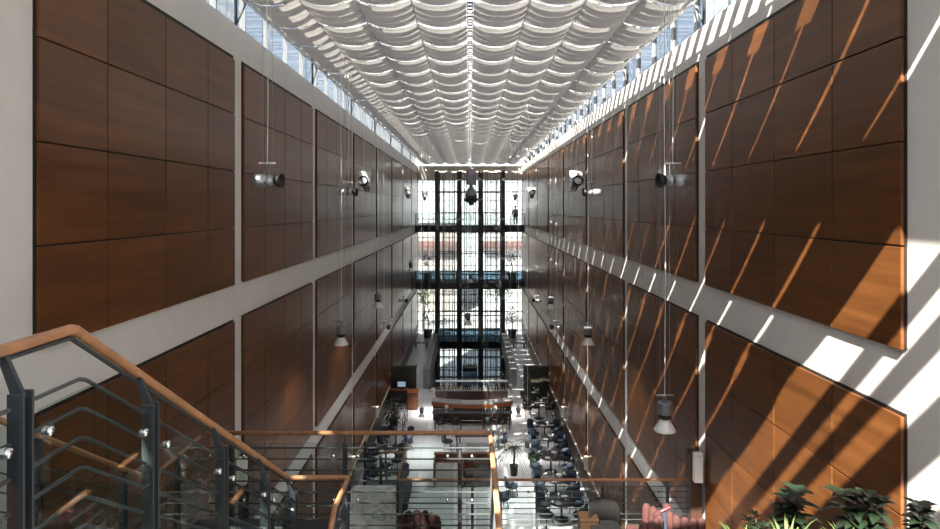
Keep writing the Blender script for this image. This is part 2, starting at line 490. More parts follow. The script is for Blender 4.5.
# elevator car parked low in the middle shaft
t = thing('elevator_car', 'dark glass-sided elevator car stopped below the ground floor in the middle shaft', 'elevator car', (0, 55.1, LOW + .4))
MB().box(-.62, .62, 54.4, 55.9, LOW + .4, LOW + .55).build('car_floor', 'dark_steel', t)
MB().box(-.62, .62, 54.4, 55.9, LOW + 2.75, LOW + 3.0).build('car_roof', 'dark_steel', t)
m = MB()
for x in (-.6, .6):
    for yy in (54.43, 55.87): m.box(x - .03, x + .03, yy - .03, yy + .03, LOW + .55, LOW + 2.75)
m.build('car_frame', 'dark_steel', t)
MB().box(-.55, .55, 54.41, 54.43, LOW + .55, LOW + 2.75).build('car_glass', 'blue_glass', t)
# parapet walls along the opening to the lower level
for sgn, nm in ((-1, 'left'), (1, 'right')):
    a, b = sorted((sgn * 3.12, sgn * 2.70))
    m = MB(); m.box(a, b, 41.7, 56.5, LOW if False else G, G + 1.3)
    tag(m.build('parapet_wall', 'concrete_grey'), 'long grey parapet along the %s edge of the sunken opening behind the bar' % nm, 'parapet')
pw = MB()
for sgn in (-1, 1):
    a, b = sorted((sgn * 3.0, sgn * 3.1)); pw.box(a, b, 42, 56.6, LOW, G - .4)
struct(pw, 'wall_pit', 'concrete_grey')
pf = MB(); pf.box(-3.1, 3.1, 41.8, 42, LOW, G - .4); struct(pf, 'wall_pit_near', 'concrete_grey')

# ------------------------------------------------------------------ outdoors beyond the glass
m = MB(); m.box(-150, 150, YB + .4, 260, LOW - .3, LOW - .05); struct(m, 'ground', 'asphalt')
def building(x0, x1, y0, y1, z1, mat, label, par=True):
    t = thing('building', label, 'building', ((x0 + x1) / 2, (y0 + y1) / 2, LOW - .05))
    MB().box(x0, x1, y0, y1, LOW - .05, z1).build('facade', mat, t)
    MB().box(x0 - .3, x1 + .3, y0 - .3, y1 + .3, z1, z1 + .6).build('parapet', 'plaster', t)
    return t
b1 = building(-32, -1.5, 100, 118, -2.5, 'bld3', 'low pale stone building across the street beyond the far glass, left one')
MB().box(-30, -2.2, 98.2, 100, -6.6, -5.4).build('awning', 'awning', b1)
b2 = building(1.5, 30, 104, 120, -3.2, 'bld2', 'low light grey building across the street beyond the far glass, right one')
MB().box(2, 26, 102.2, 104, -6.8, -5.6).build('awning', 'awning', b2)
building(-46, 46, 175, 195, 13, 'bld2', 'tall hazy office block far behind the low street buildings')
building(-44, -26, -10, 70, 24, 'bld', 'pale gridded office facade seen through the left roof-side windows')
building(26, 44, -10, 70, 27, 'bld2', 'pale gridded office facade seen through the right roof-side windows')
def car(x, y, mat, label):
    t = thing('car', label, 'car', (x, y, LOW - .05))
    m = MB(); z = LOW - .05
    m.cbox(x - 2.1, x + 2.1, y - .85, y + .85, z + .3, z + .85, .12); m.build('body', mat, t)
    m = MB(); m.hexa([(x - 1.4, y - .8, z + .85), (x + 1.5, y - .8, z + .85), (x + 1.5, y + .8, z + .85), (x - 1.4, y + .8, z + .85)],
                     [(x - .8, y - .65, z + 1.42), (x + 1.0, y - .65, z + 1.42), (x + 1.0, y + .65, z + 1.42), (x - .8, y + .65, z + 1.42)]); m.build('cabin', 'mullion', t)
    for dx in (-1.3, 1.3):
        for dy in (-.8, .8):
            m = MB(); m.lathe([(.32, -.1), (.32, .1)], 14, Matrix.Translation((x + dx, y + dy, z + .32)) @ Matrix.Rotation(R(90), 4, 'X')); m.build('wheel', 'lamp_black', t)
car(-3.6, 78, M['lamp_white'], 'white car in the street outside the lower left of the far glass')
car(2.2, 76, pbr('yellow_paint', (.65, .58, .12), .3), 'yellow car in the street outside the far glass')
car(-8.5, 80, pbr('blue_paint', (.12, .2, .4), .3), 'blue car in the street outside, furthest to the left')
def leaf(mb, p, d, up, L, wd, droop=.3, seg=4, fold=.15):
    d = d.normalized(); s = d.cross(up); s = s.normalized() if s.length > 1e-4 else Vector((1, 0, 0))
    vs = []; n = seg
    for i in range(n + 1):
        t = i / n
        c = p + d * (L * t) + Vector((0, 0, -droop * L * t * t))
        w = wd * math.sin(math.pi * min(1, .08 + .92 * t)) ** .8 if i < n else 0.002
        nn = s.cross(d).normalized()
        vs += [c - s * w + nn * w * fold * 2, c, c + s * w + nn * w * fold * 2]
    fs = []
    for i in range(n):
        for k in (0, 1): fs.append((i * 3 + k, i * 3 + k + 1, (i + 1) * 3 + k + 1, (i + 1) * 3 + k))
    mb.add(vs, fs, True)
def tree(x, y, zb, h, rad, label, mat='leaf_mid', n=260, name='street_tree', cat='tree', lw=.14, group=None, pot=None):
    t = thing(name, label, cat, (x, y, zb), 0, group); rnd = random.Random(int(x * 37 + y * 11 + 5))
    m = MB(); m.tube([(0, 0, 0), (.03 * h / 4, 0, h * .35), (0, 0, h * .75)], .05, 8, radii=[.02 * h, .014 * h, .006 * h])
    for i in range(6):
        a = i * 1.05; m.tube([(0, 0, h * (.35 + .05 * i)), (rad * .6 * math.cos(a), rad * .6 * math.sin(a), h * (.55 + .05 * i))], .02, 6, radii=[.008 * h, .003 * h])
    m.build('trunk', 'bark', t, True)
    m = MB()
    for i in range(n):
        v = Vector((rnd.gauss(0, 1), rnd.gauss(0, 1), rnd.gauss(0, 1))).normalized() * rnd.uniform(.35, 1)
        p = Vector((v.x * rad, v.y * rad, h * .68 + v.z * h * .32))
        leaf(m, p, Vector((v.x, v.y, rnd.uniform(-.5, .5))), Vector((0, 0, 1)), lw * rnd.uniform(1.6, 2.6), lw * .5, .3, 2)
    m.build('foliage', mat, t, True)
    if pot:
        m = MB(); m.hexa([(-pot * .8, -pot * .8, 0), (pot * .8, -pot * .8, 0), (pot * .8, pot * .8, 0), (-pot * .8, pot * .8, 0)],
                         [(-pot, -pot, pot * 1.9), (pot, -pot, pot * 1.9), (pot, pot, pot * 1.9), (-pot, pot, pot * 1.9)]); m.build('pot', 'lamp_black', t, True)
    return t
tree(-6.5, 88, LOW, 8, 2.2, 'green street tree outside the far glass, left of the shafts', lw=.3)
tree(4.6, 90, LOW, 8.5, 2.4, 'green street tree outside the far glass, right of the shafts', lw=.3)
for sgn, nm in ((-1, 'left'), (1, 'right')):
    tree(sgn * 3.9, 58.1, G, 3.4, .75, 'thin tree in black pot by the far glass on the ground floor, %s side' % nm, 'leaf_dark', 120, 'potted_tree', 'potted plant', .11, 'potted trees by the far glass', .4)
    tree(sgn * 3.9, 58.1, -6.85, 2.9, .8, 'thin tree in black pot on the middle far walkway, %s side' % nm, 'leaf_dark', 120, 'potted_tree', 'potted plant', .11, 'potted trees by the far glass', .4)

# ------------------------------------------------------------------ suspended lamps
def cables(t, x, y, z, gap=.085):
    h = RZ - .2 - z
    for s in (-1, 1):
        m = MB(); m.tube([(s * gap, 0, .3), (s * gap, 0, h)], .004, 5); m.build('wire', 'alu', t, True)
    m = MB(); m.tube([(0, 0, .3), (.012, 0, h * .3), (-.01, 0, h * .6), (0, 0, h)], .008, 5); m.build('power_cable', 'lamp_white', t, True)
PEND = 300
def pendant(x, y, z, label, k=1.):
    t = thing('pendant_lamp', label, 'pendant lamp', (x, y, z), 0, 'suspended pendant lamps')
    m = MB(); m.tube([(-.17 * k, 0, .33 * k), (.17 * k, 0, .33 * k)], .013 * k, 8); m.build('crossbar', 'alu', t, True)
    m = MB(); m.tube([(-.03 * k, 0, .33 * k), (-.02 * k, 0, .19 * k)], .014 * k, 6); m.tube([(.03 * k, 0, .33 * k), (.02 * k, 0, .19 * k)], .014 * k, 6); m.build('hanger', 'lamp_grey', t, True)
    m = MB(); m.lathe([(.06 * k, .22 * k), (.125 * k, .205 * k), (.13 * k, .19 * k), (.13 * k, .0), (.12 * k, -.01 * k)], 20); m.build('gear_housing', 'lamp_grey', t, True)
    m = MB(); m.lathe([(.085 * k, -.01 * k), (.085 * k, -.035 * k), (.12 * k, -.04 * k), (.12 * k, -.075 * k), (.08 * k, -.08 * k), (.075 * k, -.11 * k)], 20); m.build('collar', 'lamp_black', t, True)
    m = MB(); m.lathe([(.085 * k, -.10 * k), (.10 * k, -.13 * k), (.19 * k, -.29 * k), (.195 * k, -.31 * k), (.18 * k, -.295 * k), (.08 * k, -.12 * k)], 24); m.build('lamp_shade', 'lamp_white', t, True)
    lt = bpy.data.lights.new('pendant_light', 'SPOT'); lt.energy = PEND * k; lt.spot_size = R(140); lt.spot_blend = .9; lt.shadow_soft_size = .08; lt.color = (1, .97, .93)
    lo = bpy.data.objects.new('lamp_light', lt); COL.objects.link(lo); lo.parent = t; lo.location = (0, 0, -.2 * k)
    cables(t, x, y, z); return t
def spot(x, y, z, aim, label, k=1.):                      # horizontal spotlight, aim = -1 / 1 along x
    t = thing('spotlight', label, 'spotlight', (x, y, z), 0, 'suspended spotlights')
    MX = Matrix.Rotation(R(90 * aim), 4, 'Y') @ Matrix.Rotation(R(4), 4, 'X')
    m = MB(); m.tube([(-.13 * k, 0, .27 * k), (.13 * k, 0, .27 * k)], .013 * k, 8); m.build('crossbar', 'lamp_white', t, True)
    m = MB(); m.box(-.035 * k, -.02 * k, -.02 * k, .02 * k, .06 * k, .27 * k); m.box(.02 * k, .035 * k, -.02 * k, .02 * k, .06 * k, .27 * k); m.build('hanger', 'lamp_grey', t, True)
    m = MB(); m.lathe([(.075 * k, -.25 * k), (.095 * k, -.24 * k), (.095 * k, -.04 * k), (.075 * k, -.03 * k)], 20, MX); m.build('gear_housing', 'alu', t, True)
    m = MB(); m.lathe([(.07 * k, -.03 * k), (.07 * k, .0), (.09 * k, .005 * k), (.09 * k, .05 * k), (.07 * k, .06 * k), (.06 * k, .13 * k)], 20, MX); m.build('collar', 'alu', t, True)
    m = MB(); m.lathe([(.06 * k, .11 * k), (.10 * k, .15 * k), (.12 * k, .24 * k), (.108 * k, .235 * k), (.05 * k, .14 * k)], 20, MX); m.build('hood', 'lamp_black', t, True)
    cables(t, x, y, z); return t
def tilted(x, y, z, label, k=1., ax=-25, swivel=0.):              # spotlight tilted up, seen from its lens end
    t = thing('tilted_spotlight', label, 'spotlight', (x, y, z), R(swivel), 'suspended spotlights')
    MX = Matrix.Rotation(R(62), 4, 'X')                    # local +z -> towards the stairs and up
    m = MB(); m.lathe([(.09 * k, -.34 * k), (.11 * k, -.33 * k), (.11 * k, -.10 * k), (.08 * k, -.08 * k)], 18, MX); m.build('gear_housing', 'lamp_grey', t, True)
    m = MB(); m.lathe([(.07 * k, -.08 * k), (.07 * k, .0), (.15 * k, .06 * k), (.16 * k, .16 * k), (.145 * k, .16 * k), (.07 * k, .03 * k)], 18, MX); m.build('hood', 'lamp_black', t, True)
    m = MB(); m.lathe([(.0, .09 * k), (.12 * k, .095 * k), (.12 * k, .11 * k), (.0, .115 * k)], 18, MX); m.build('lens', 'lamp_white', t, True)
    m = MB(); m.cbox(-.19 * k, .19 * k, .06 * k, .09 * k, .02 * k, .36 * k, .01); m.build('mounting_plate', 'lamp_white', t, True)
    cables(t, x, y, z, .05); return t
LX = 3.51
def sd(s): return 'left' if s < 0 else 'right'
for s in (-1, 1):
    spot(s * LX, 10.86, .46, -s, 'silver and black horizontal spotlight hanging nearest the stairs by the %s wall' % sd(s), 1.1)
    spot(s * LX, 18.1, .43, -s, 'silver and black horizontal spotlight at eye height, second along the %s wall' % sd(s), 1.05)
    tilted(s * LX, 20.6 if s > 0 else 20.8, .80, 'upturned spotlight with white plate behind the second horizontal spotlight by the %s wall' % sd(s), 1.1, swivel=s * 10)
    tilted(s * LX, 35.4, .75, 'small upturned spotlight at eye height in front of the far part of the %s wall' % sd(s), 1.1)
    tilted(s * LX, 48.5, .80, 'smallest upturned spotlight in front of the far glass, %s side' % sd(s), 1.1)
    spot(s * LX, 25.6, -4.9, -s, 'small horizontal spotlight below the middle band of the %s wall' % sd(s), .95)
    spot(s * LX, 32.9, -4.9, -s, 'tiny horizontal spotlight furthest along below the middle band of the %s wall' % sd(s), .95)
pendant(LX, 11.3, -3.72, 'large grey pendant lamp with white shade hanging nearest, by the right wall')
pendant(LX, 18.65, -3.78, 'grey pendant lamp with bright white shade, second one along the right wall')
pendant(LX, 27.2, -4.1, 'small pendant lamp with white shade, third one along the right wall')
pendant(-LX, 17.1, -3.45, 'grey pendant lamp with white shade, nearest one along the left wall')
pendant(-LX, 23.9, -3.52, 'small pendant lamp with white shade, second one along the left wall')
pendant(-LX, 37.2, -3.5, 'tiny pendant lamp with white shade, furthest one along the left wall')
pendant(-2.365, 30.7, -10.0, 'small pendant lamp over the floor left of the bar', .8)
pendant(2.365, 30.7, -10.0, 'small pendant lamp over the floor right of the bar', .8)
pendant(2.365, 25.9, -9.85, 'small pendant lamp over the floor beside the palm', .8)
pendant(-2.365, 36.8, -10.6, 'tiny pendant lamp behind the left end of the bar', .8)
pendant(2.365, 36.8, -10.6, 'tiny pendant lamp behind the right end of the bar', .8)
pendant(0.03, 40, -4.5, 'small pendant lamp with white shade in front of the elevators, upper of two')
pendant(-.10, 28, -4.95, 'pendant lamp with white shade in front of the elevators, lower of two')
# the big stacked lamp in the middle
t = thing('stacked_spotlight', 'large grey spotlight hanging in the middle in front of the far glass', 'spotlight', (.04, 22, .58), 0, 'suspended spotlights')
m = MB(); m.lathe([(.16, .75), (.18, .73), (.18, .22), (.15, .20)], 22); m.build('gear_housing', 'lilac', t, True)
m = MB(); m.lathe([(.06, .22), (.06, .10), (.10, .09), (.20, -.12), (.21, -.22), (.18, -.24)], 22, Matrix.Rotation(R(-10), 4, 'X')); m.build('reflector', 'lamp_grey', t, True)
m = MB(); m.lathe([(.19, -.20), (.20, -.40), (.17, -.42), (.15, -.25)], 22, Matrix.Rotation(R(-10), 4, 'X')); m.build('hood', 'lamp_black', t, True)
m = MB(); m.cbox(-.26, -.12, -.05, .05, -.36, -.26, .01); m.cbox(.12, .26, -.05, .05, -.36, -.26, .01); m.cbox(-.08, .10, -.06, .06, -.52, -.40, .01); m.build('barn_doors', 'lamp_black', t, True)
cables(t, 0, 22, .58, .06)

# ------------------------------------------------------------------ stairs and railings in front
HR = .030
def rz(y): return -.675 if y <= 3.47 else (-.675 - .63 * (y - 3.47) if y < 7.66 else -3.315)
ld = MB(); ld.box(-5, -2.0, -4, 3.45, -2.15, -1.9); ld.box(-2.0, .9, -4, 2.6, -2.15, -1.9)
struct(ld, 'floor_landing', 'stone_dark')
st = thing('staircase', 'dark straight stair flight running down along the left wall', 'staircase', (-3.05, 3.45, -4.54))
for i in range(15):
    m = MB(); y = 3.46 + .28 * i; zz = -1.9 - .176 * (i + 1)
    m.box(-3.86, -2.24, y, y + .31, zz - .05, zz); m.build('tread', 'stone_dark', st)
for x in (-3.93, -2.22):
    m = MB(); m.hexa([(x, 3.45, -2.3), (x + .05, 3.45, -2.3), (x + .05, 7.7, -4.95), (x, 7.7, -4.95)], [(x, 3.45, -1.85), (x + .05, 3.45, -1.85), (x + .05, 7.7, -4.50), (x, 7.7, -4.50)])
    m.build('stringer', 'steel', st)
lm = MB(); lm.box(-3.95, -2.0, 7.68, 9.13, -4.75, -4.54); struct(lm, 'floor_half_landing', 'stone_dark')
l2 = MB(); l2.box(-1.95, .25, 6.0, 9.13, -5.2, -4.95); struct(l2, 'floor_lower_landing', 'stone_dark')

def post(t, x, y, ztop, zbot, hx, hz, axis='y', w=.078):
    m = MB()
    if axis == 'y':
        m.cbox(x - w / 2, x + w / 2, y - .03, y - .014, zbot, ztop, .003); m.cbox(x - w / 2 + .01, x + w / 2 + .012, y + .014, y + .03, zbot, ztop + .01, .003)
        m.box(x - w / 2, x - w / 2 + .012, y - .014, y + .014, zbot, ztop - .02)
    else:
        m.cbox(x - .03, x - .012, y - w / 2, y + w / 2, zbot, ztop, .003); m.cbox(x + .012, x + .03, y - w / 2, y + w / 2, zbot, ztop, .003)
        m.box(x - .03, x + .03, y - w / 2, y - w / 2 + .008, zbot, ztop - .02)
    p = m.build('post', 'steel', t)
    b = MB()
    if axis == 'y':
        b.hexa([(x - .03, y - .012, ztop - .02), (x + .03, y - .012, ztop - .02), (x + .03, y + .012, ztop - .02), (x - .03, y + .012, ztop - .02)],
               [(hx - .02, y - .012, hz - .02), (hx + .02, y - .012, hz - .02), (hx + .02, y + .012, hz - .02), (hx - .02, y + .012, hz - .02)])
    else:
        b.box(x - .012, x + .012, y - .012, y + .012, ztop - .02, hz - .02)
    b.build('bracket', 'steel', p)
    for zz in [ztop - .06 - .163 * i for i in range(int((ztop - zbot) / .163))][:7]:
        pass
    return p
def clamp(t, x, y, z, ax):
    m = MB(); Mx = Matrix.Translation((x, y, z)) @ Matrix.Rotation(R(90), 4, 'Y' if ax == 'x' else 'X')
    m.lathe([(.0, -.025), (.022, -.022), (.026, -.012), (.026, .012), (.022, .022), (.0, .025)], 14, Mx)
    m.build('glass_clamp', 'chrome', t)

# A: landing rail, down the flight, then folding back
ra = thing('stair_railing', 'oak-topped steel bar railing running down the near side of the left stair flight', 'railing', (-2.15, 3, -1.6))
m = MB(); m.tube([(-2.2, .6, -.675), (-2.2, 3.45, -.675), (-2.2, 3.50, -.69), (-2.2, 7.62, -3.30), (-2.19, 7.66, -3.315), (-2.14, 7.68, -3.315), (-1.53, 7.68, -3.315), (-1.49, 7.64, -3.315), (-1.49, 6.9, -3.315), (-1.49, 4.6, -4.76)], HR, 14)
m.build('handrail', 'handrail', ra)
m = MB(); m.tube([(-2.2, .6, -.72), (-2.2, 3.45, -.72), (-2.2, 7.62, -3.345)], .013, 6); m.build('under_rail', 'steel', ra)
for y in (1.75, 2.95, 4.15, 5.34, 6.48, 7.50):
    post(ra, -2.12, y, rz(y) - .20, rz(y) - 1.32, -2.2, rz(y))
post(ra, -1.49, 7.45, -3.5, -4.95, -1.49, -3.315); post(ra, -1.49, 6.0, -4.08, -4.95, -1.49, -3.87)
for i in range(7):
    d = .27 + .163 * i
    m = MB(); m.tube([(-2.145, .7, rz(1) - d), (-2.145, 3.44, rz(1) - d), (-2.145, 3.50, rz(3.5) - d), (-2.145, 7.6, rz(7.6) - d)], .0115, 8); m.build('bar', 'bar_steel', ra)
    m = MB(); m.tube([(-2.1, 7.68, -3.5 - .163 * i), (-1.5, 7.68, -3.5 - .163 * i), (-1.49, 6.9, -3.5 - .163 * i), (-1.49, 5.0, -4.70 - .163 * i)], .0095, 6); m.build('bar', 'bar_steel', ra)
for (y0, y1) in ((2.0, 2.88), (3.02, 4.07), (4.23, 5.26), (5.42, 6.40), (6.56, 7.42)):
    m = MB(); x = -2.085
    pts = [(y0, rz(y0)), (3.47, rz(3.47)), (y1, rz(y1))] if y0 < 3.47 < y1 else [(y0, rz(y0)), (y1, rz(y1))]
    for (p, q) in zip(pts[:-1], pts[1:]):
        m.hexa([(x, p[0], p[1] - 1.28), (x + .01, p[0], p[1] - 1.28), (x + .01, q[0], q[1] - 1.28), (x, q[0], q[1] - 1.28)],
               [(x, p[0], p[1] - .30), (x + .01, p[0], p[1] - .30), (x + .01, q[0], q[1] - .30), (x, q[0], q[1] - .30)])
    m.build('glass_panel', 'rail_glass', ra)
    for yy in (y0 + .07, y1 - .07):
        for d in (.43,): clamp(ra, -2.08, yy, rz(yy) - d, 'x')
# wall side railing of the flight and front railing of the half landing
rw = thing('stair_railing', 'slim oak-topped railing on the wall side of the left stair flight', 'railing', (-3.9, 3, -1.6))
m = MB(); m.tube([(-3.9, .8, -.675), (-3.9, 3.47, -.675), (-3.9, 7.62, -3.30), (-3.9, 7.72, -3.315), (-3.9, 9.05, -3.315)], .026, 10); m.build('handrail', 'handrail', rw)
for y in (2.9, 4.3, 5.7, 7.1, 8.4): post(rw, -3.93, y, rz(y) - .15, rz(y) - 1.3, -3.9, rz(y), w=.06)
for i in range(6):
    d = .27 + .163 * i
    m = MB(); m.tube([(-3.92, 1, rz(1) - d), (-3.92, 3.47, rz(1) - d), (-3.92, 7.62, rz(7.62) - d), (-3.92, 9.1, rz(9) - d)], .008, 6); m.build('bar', 'bar_steel', rw)
m = MB()
for (p, q) in (((3.5, rz(3.5)), (7.62, rz(7.62))), ((7.62, rz(7.62)), (9.05, rz(9)))):
    m.hexa([(-3.88, p[0], p[1] - 1.25), (-3.87, p[0], p[1] - 1.25), (-3.87, q[0], q[1] - 1.25), (-3.88, q[0], q[1] - 1.25)],
           [(-3.88, p[0], p[1] - .25), (-3.87, p[0], p[1] - .25), (-3.87, q[0], q[1] - .25), (-3.88, q[0], q[1] - .25)])
m.build('glass_panel', 'rail_glass', rw)

rb = thing('landing_railing', 'oak-topped steel bar railing with glass across the half landing in the middle', 'railing', (-1.8, 9.2, -4.9))
m = MB(); m.tube([(-3.86, 9.2, -3.315), (.22, 9.2, -3.315), (.28, 9.18, -3.315), (.30, 9.1, -3.315), (.30, 5.6, -3.315)], HR + .003, 14); m.build('handrail', 'handrail', rb)
for x in (-3.5, -1.83, -.15): post(rb, x, 9.2, -3.47, -4.95, x, -3.315, 'x', .05)
for y in (8.6, 7.2): post(rb, .33, y, -3.47, -4.95, .30, -3.315, 'y', .05)
for i in range(8):
    z = -3.52 - .1615 * i
    m = MB(); m.tube([(-3.8, 9.16, z), (.30, 9.16, z), (.30, 5.8, z)], .0115, 8); m.build('bar', 'bar_steel', rb)
for (a, b) in ((-3.42, -1.92), (-1.74, -.24), (-.06, .26)):
    m = MB(); m.box(a, b, 9.25, 9.26, -4.85, -3.48); m.build('glass_panel', 'rail_glass', rb)
    for xx in ((a + .09, b - .09) if b - a > .5 else (a + .09,)):
        for zz in (-3.67, -4.32): clamp(rb, xx, 9.24, zz, 'y')
m = MB(); m.box(.35, .36, 6.0, 9.1, -4.85, -3.48); m.build('glass_panel', 'rail_glass', rb)

# C: balcony with its railing and marble pier
bs = MB(); bs.box(-1.55, 5, 9.6, 13.36, -7.2, -6.9); struct(bs, 'floor_balcony', 'stone_dark')
rc = thing('balcony_railing', 'thin oak-topped railing of the lower balcony reaching the right wall', 'railing', (1.6, 13.4, -6.9))
m = MB(); m.tube([(-1.55, 15.5, -5.83), (-1.55, 13.45, -5.83), (-1.50, 13.4, -5.83), (4.7, 13.4, -5.83)], .028, 10); m.build('handrail', 'handrail', rc)
for x in (.05, 1.43, 2.83, 4.22): post(rc, x, 13.4, -5.95, -7.1, x, -5.83, 'x', .05)
post(rc, -1.55, 13.45, -5.95, -7.1, -1.55, -5.83, 'x', .05)
for i in range(8):
    z = -5.96 - .118 * i
    m = MB(); m.tube([(-1.55, 15.5, z), (-1.55, 13.38, z), (4.8, 13.38, z)], .009, 6); m.build('bar', 'bar_steel', rc)
for (a, b) in ((-1.45, -.03), (.13, 1.35), (1.51, 2.75), (2.91, 4.14)):
    m = MB(); m.box(a, b, 13.44, 13.45, -6.95, -5.98); m.build('glass_panel', 'rail_glass', rc)
    for xx in (a + .1, b - .1): clamp(rc, xx, 13.43, -6.1, 'y')
wk = thing('walkway_railing', 'oak-topped glass railing around the marble walkway left of the balcony', 'railing', (-2.1, 14.9, -6.9))
m = MB(); m.tube([(-2.66, 13.6, -5.83), (-2.66, 16.0, -5.83)], .026, 8); m.tube([(-2.12, 14.9, -5.83), (-1.58, 14.9, -5.83)], .026, 8); m.build('handrail', 'handrail', wk)
m = MB(); m.box(-2.665, -2.655, 13.6, 16.0, -7.0, -5.95); m.box(-2.12, -1.58, 14.9, 14.91, -7.0, -5.95); m.build('glass_panel', 'rail_glass', wk)
for (x, y) in ((-2.66, 13.7), (-2.66, 15.9), (-2.12, 14.9)): post(wk, x, y, -5.95, -7.05, x, -5.83, 'x', .05)
sl = MB(); sl.box(-2.7, -1.5, 15.0, 16.2, -7.25, -7.05); struct(sl, 'floor_walkway', 'stone_dark')
m = MB(); m.cbox(-2.57, -1.56, 13.5, 13.75, G, -6.1, .01)
tag(m.build('marble_pier', 'marble'), 'veined white marble slab standing behind the landing railing', 'marble slab')
# dark end post with a white light box at the right end of the balcony rail
t = thing('light_post', 'dark wood post with white light box at the right end of the balcony rail', 'post', (4.76, 13.3, -6.9))
MB().cbox(4.66, 4.88, 13.2, 13.55, -6.9, -5.22, .006).build('post', 'base_wood', t)
MB().cbox(4.68, 4.86, 13.06, 13.2, -5.75, -5.15, .006).build('light_box', 'sconce', t)
t = thing('light_post', 'dark wood post with white light box by the left wall behind the stair railings', 'post', (-4.76, 13.3, -6.9))
MB().cbox(-4.88, -4.66, 13.2, 13.55, -7.2, -5.25, .006).build('post', 'base_wood', t)
MB().cbox(-4.86, -4.68, 13.06, 13.2, -5.8, -5.25, .006).build('light_box', 'sconce', t)
ls = MB(); ls.box(-5, -4.4, 12.6, 14, -7.4, -7.2); struct(ls, 'floor_ledge', 'stone_dark')

# wall sconces low along both walls
for s in (-1, 1):
    for y, nm in ((26.52, 'nearest'), (33.06, 'middle'), (39.6, 'furthest')):
        t = thing('wall_sconce', 'white upright wall light low on the %s wall, the %s of three' % (sd(s), nm), 'wall light', (s * (W - .1), y, -11.0), 0, 'low wall lights')
        a, b = sorted((s * (W - .066), s * (W - .22)))
        MB().cbox(a, b, y - .32, y - .2, -11.0, -10.45, .01).build('light_box', 'sconce', t)
        MB().box(a + .02, b - .02, y - .3, y - .22, -10.445, -10.44).build('lamp', 'glow', t)

# ------------------------------------------------------------------ bar
bar = thing('bar_counter', 'bowed bar counter with an orange wood edge in the middle of the ground floor', 'bar', (.1, 35.4, G))
def arc(off, x0, x1, n=16, base=35.5, bow=.55):
    out = []
    for i in range(n + 1):
        s = 2 * i / n - 1; out.append((x0 + (x1 - x0) * i / n, base + off - bow * (1 - s * s)))
    return out
def band(o0, o1, x0, x1, z0, z1):
    a = arc(o0, x0, x1); b = arc(o1, x0, x1)
    return MB().prism(a + b[::-1], z0, z1)
band(-.03, .72, -2.17, 2.42, -11.03, -10.98).build('counter_top', 'counter', bar)
band(-.05, .02, -2.17, 2.42, -11.22, -11.03).build('front_edge', 'orange_wood', bar)
band(.12, .70, -2.10, 2.35, G, -11.03).build('front_panel', 'base_wood', bar)
m = MB(); m.tube([(x, y, G + .22) for x, y in arc(-.08, -2.0, 2.3)], .025, 8); m.build('foot_rail', 'chrome', bar)
m = MB()
for i in range(1, 8):
    x = -2.1 + i * .556; y = 35.62 - .55 * (1 - ((x - .125) / 2.225) ** 2); m.box(x - .015, x + .015, y - .02, y + .04, G, -11.2)
m.build('mullion', 'brown_wood', bar)
bb = thing('back_bar', 'back bar cabinet with a pale glass shelf behind the bar', 'shelving', (.1, 38.1, G))
MB().box(-2.1, 2.3, 38.0, 38.5, G, -11.15).build('cabinet', 'base_wood', bb)
MB().box(-2.1, 2.3, 37.97, 38.5, -11.15, -11.1).build('worktop', 'counter', bb)
MB().box(-2.1, 2.3, 38.2, 38.5, -10.66, -10.62).build('glass_shelf', 'china', bb)
for x in (-2.08, -.6, .8, 2.28):
    MB().box(x - .02, x + .02, 38.2, 38.5, -11.1, -10.66).build('shelf_post', 'dark_steel', bb)
def bottle(mat):
    m = MB(); m.lathe([(.0, 0), (.038, .0), (.04, .02), (.04, .19), (.016, .24), (.014, .30), (.0, .30)], 10); return m
bot = {}
rnd = random.Random(3)
for i in range(30):
    x = -1.98 + .141 * i; mk = ['bottle_dark', 'bottle_amber', 'bottle_green', 'bottle_clear'][rnd.randrange(4)]
    if mk not in bot:
        o = bottle(mk).build('bottle', mk); bot[mk] = o
        tag(o, {'bottle_dark': 'dark brown', 'bottle_amber': 'amber', 'bottle_green': 'dark green', 'bottle_clear': 'pale clear'}[mk] + ' bottle in the row on the back bar', 'bottle', 'bottles on the back bar')
    else: o = bot[mk].copy(); COL.objects.link(o)
    o.location = (x, 38.08 + rnd.uniform(-.03, .05), -11.1 + E)
gl0 = None
def glassware(x, y, z, label, group):
    global gl0
    if gl0 is None:
        m = MB(); m.lathe([(.0, 0), (.036, .0), (.036, .006), (.006, .012), (.006, .085), (.035, .11), (.042, .15), (.034, .20), (.031, .20), (.038, .15), (.0, .10)], 10)
        gl0 = m.build('wine_glass', 'drink_glass'); o = gl0
    else: o = gl0.copy(); COL.objects.link(o)
    o.location = (x, y, z + E); tag(o, label, 'glass', group); return o
for i in range(22):
    x = -1.75 + .105 * i if i < 13 else 1.0 + .115 * (i - 13)
    glassware(x, 35.55 - .5 * (1 - ((x - .12) / 2.3) ** 2), -10.98, 'clear stemmed glass in the row on the bowed bar top', 'glasses on the bar top')
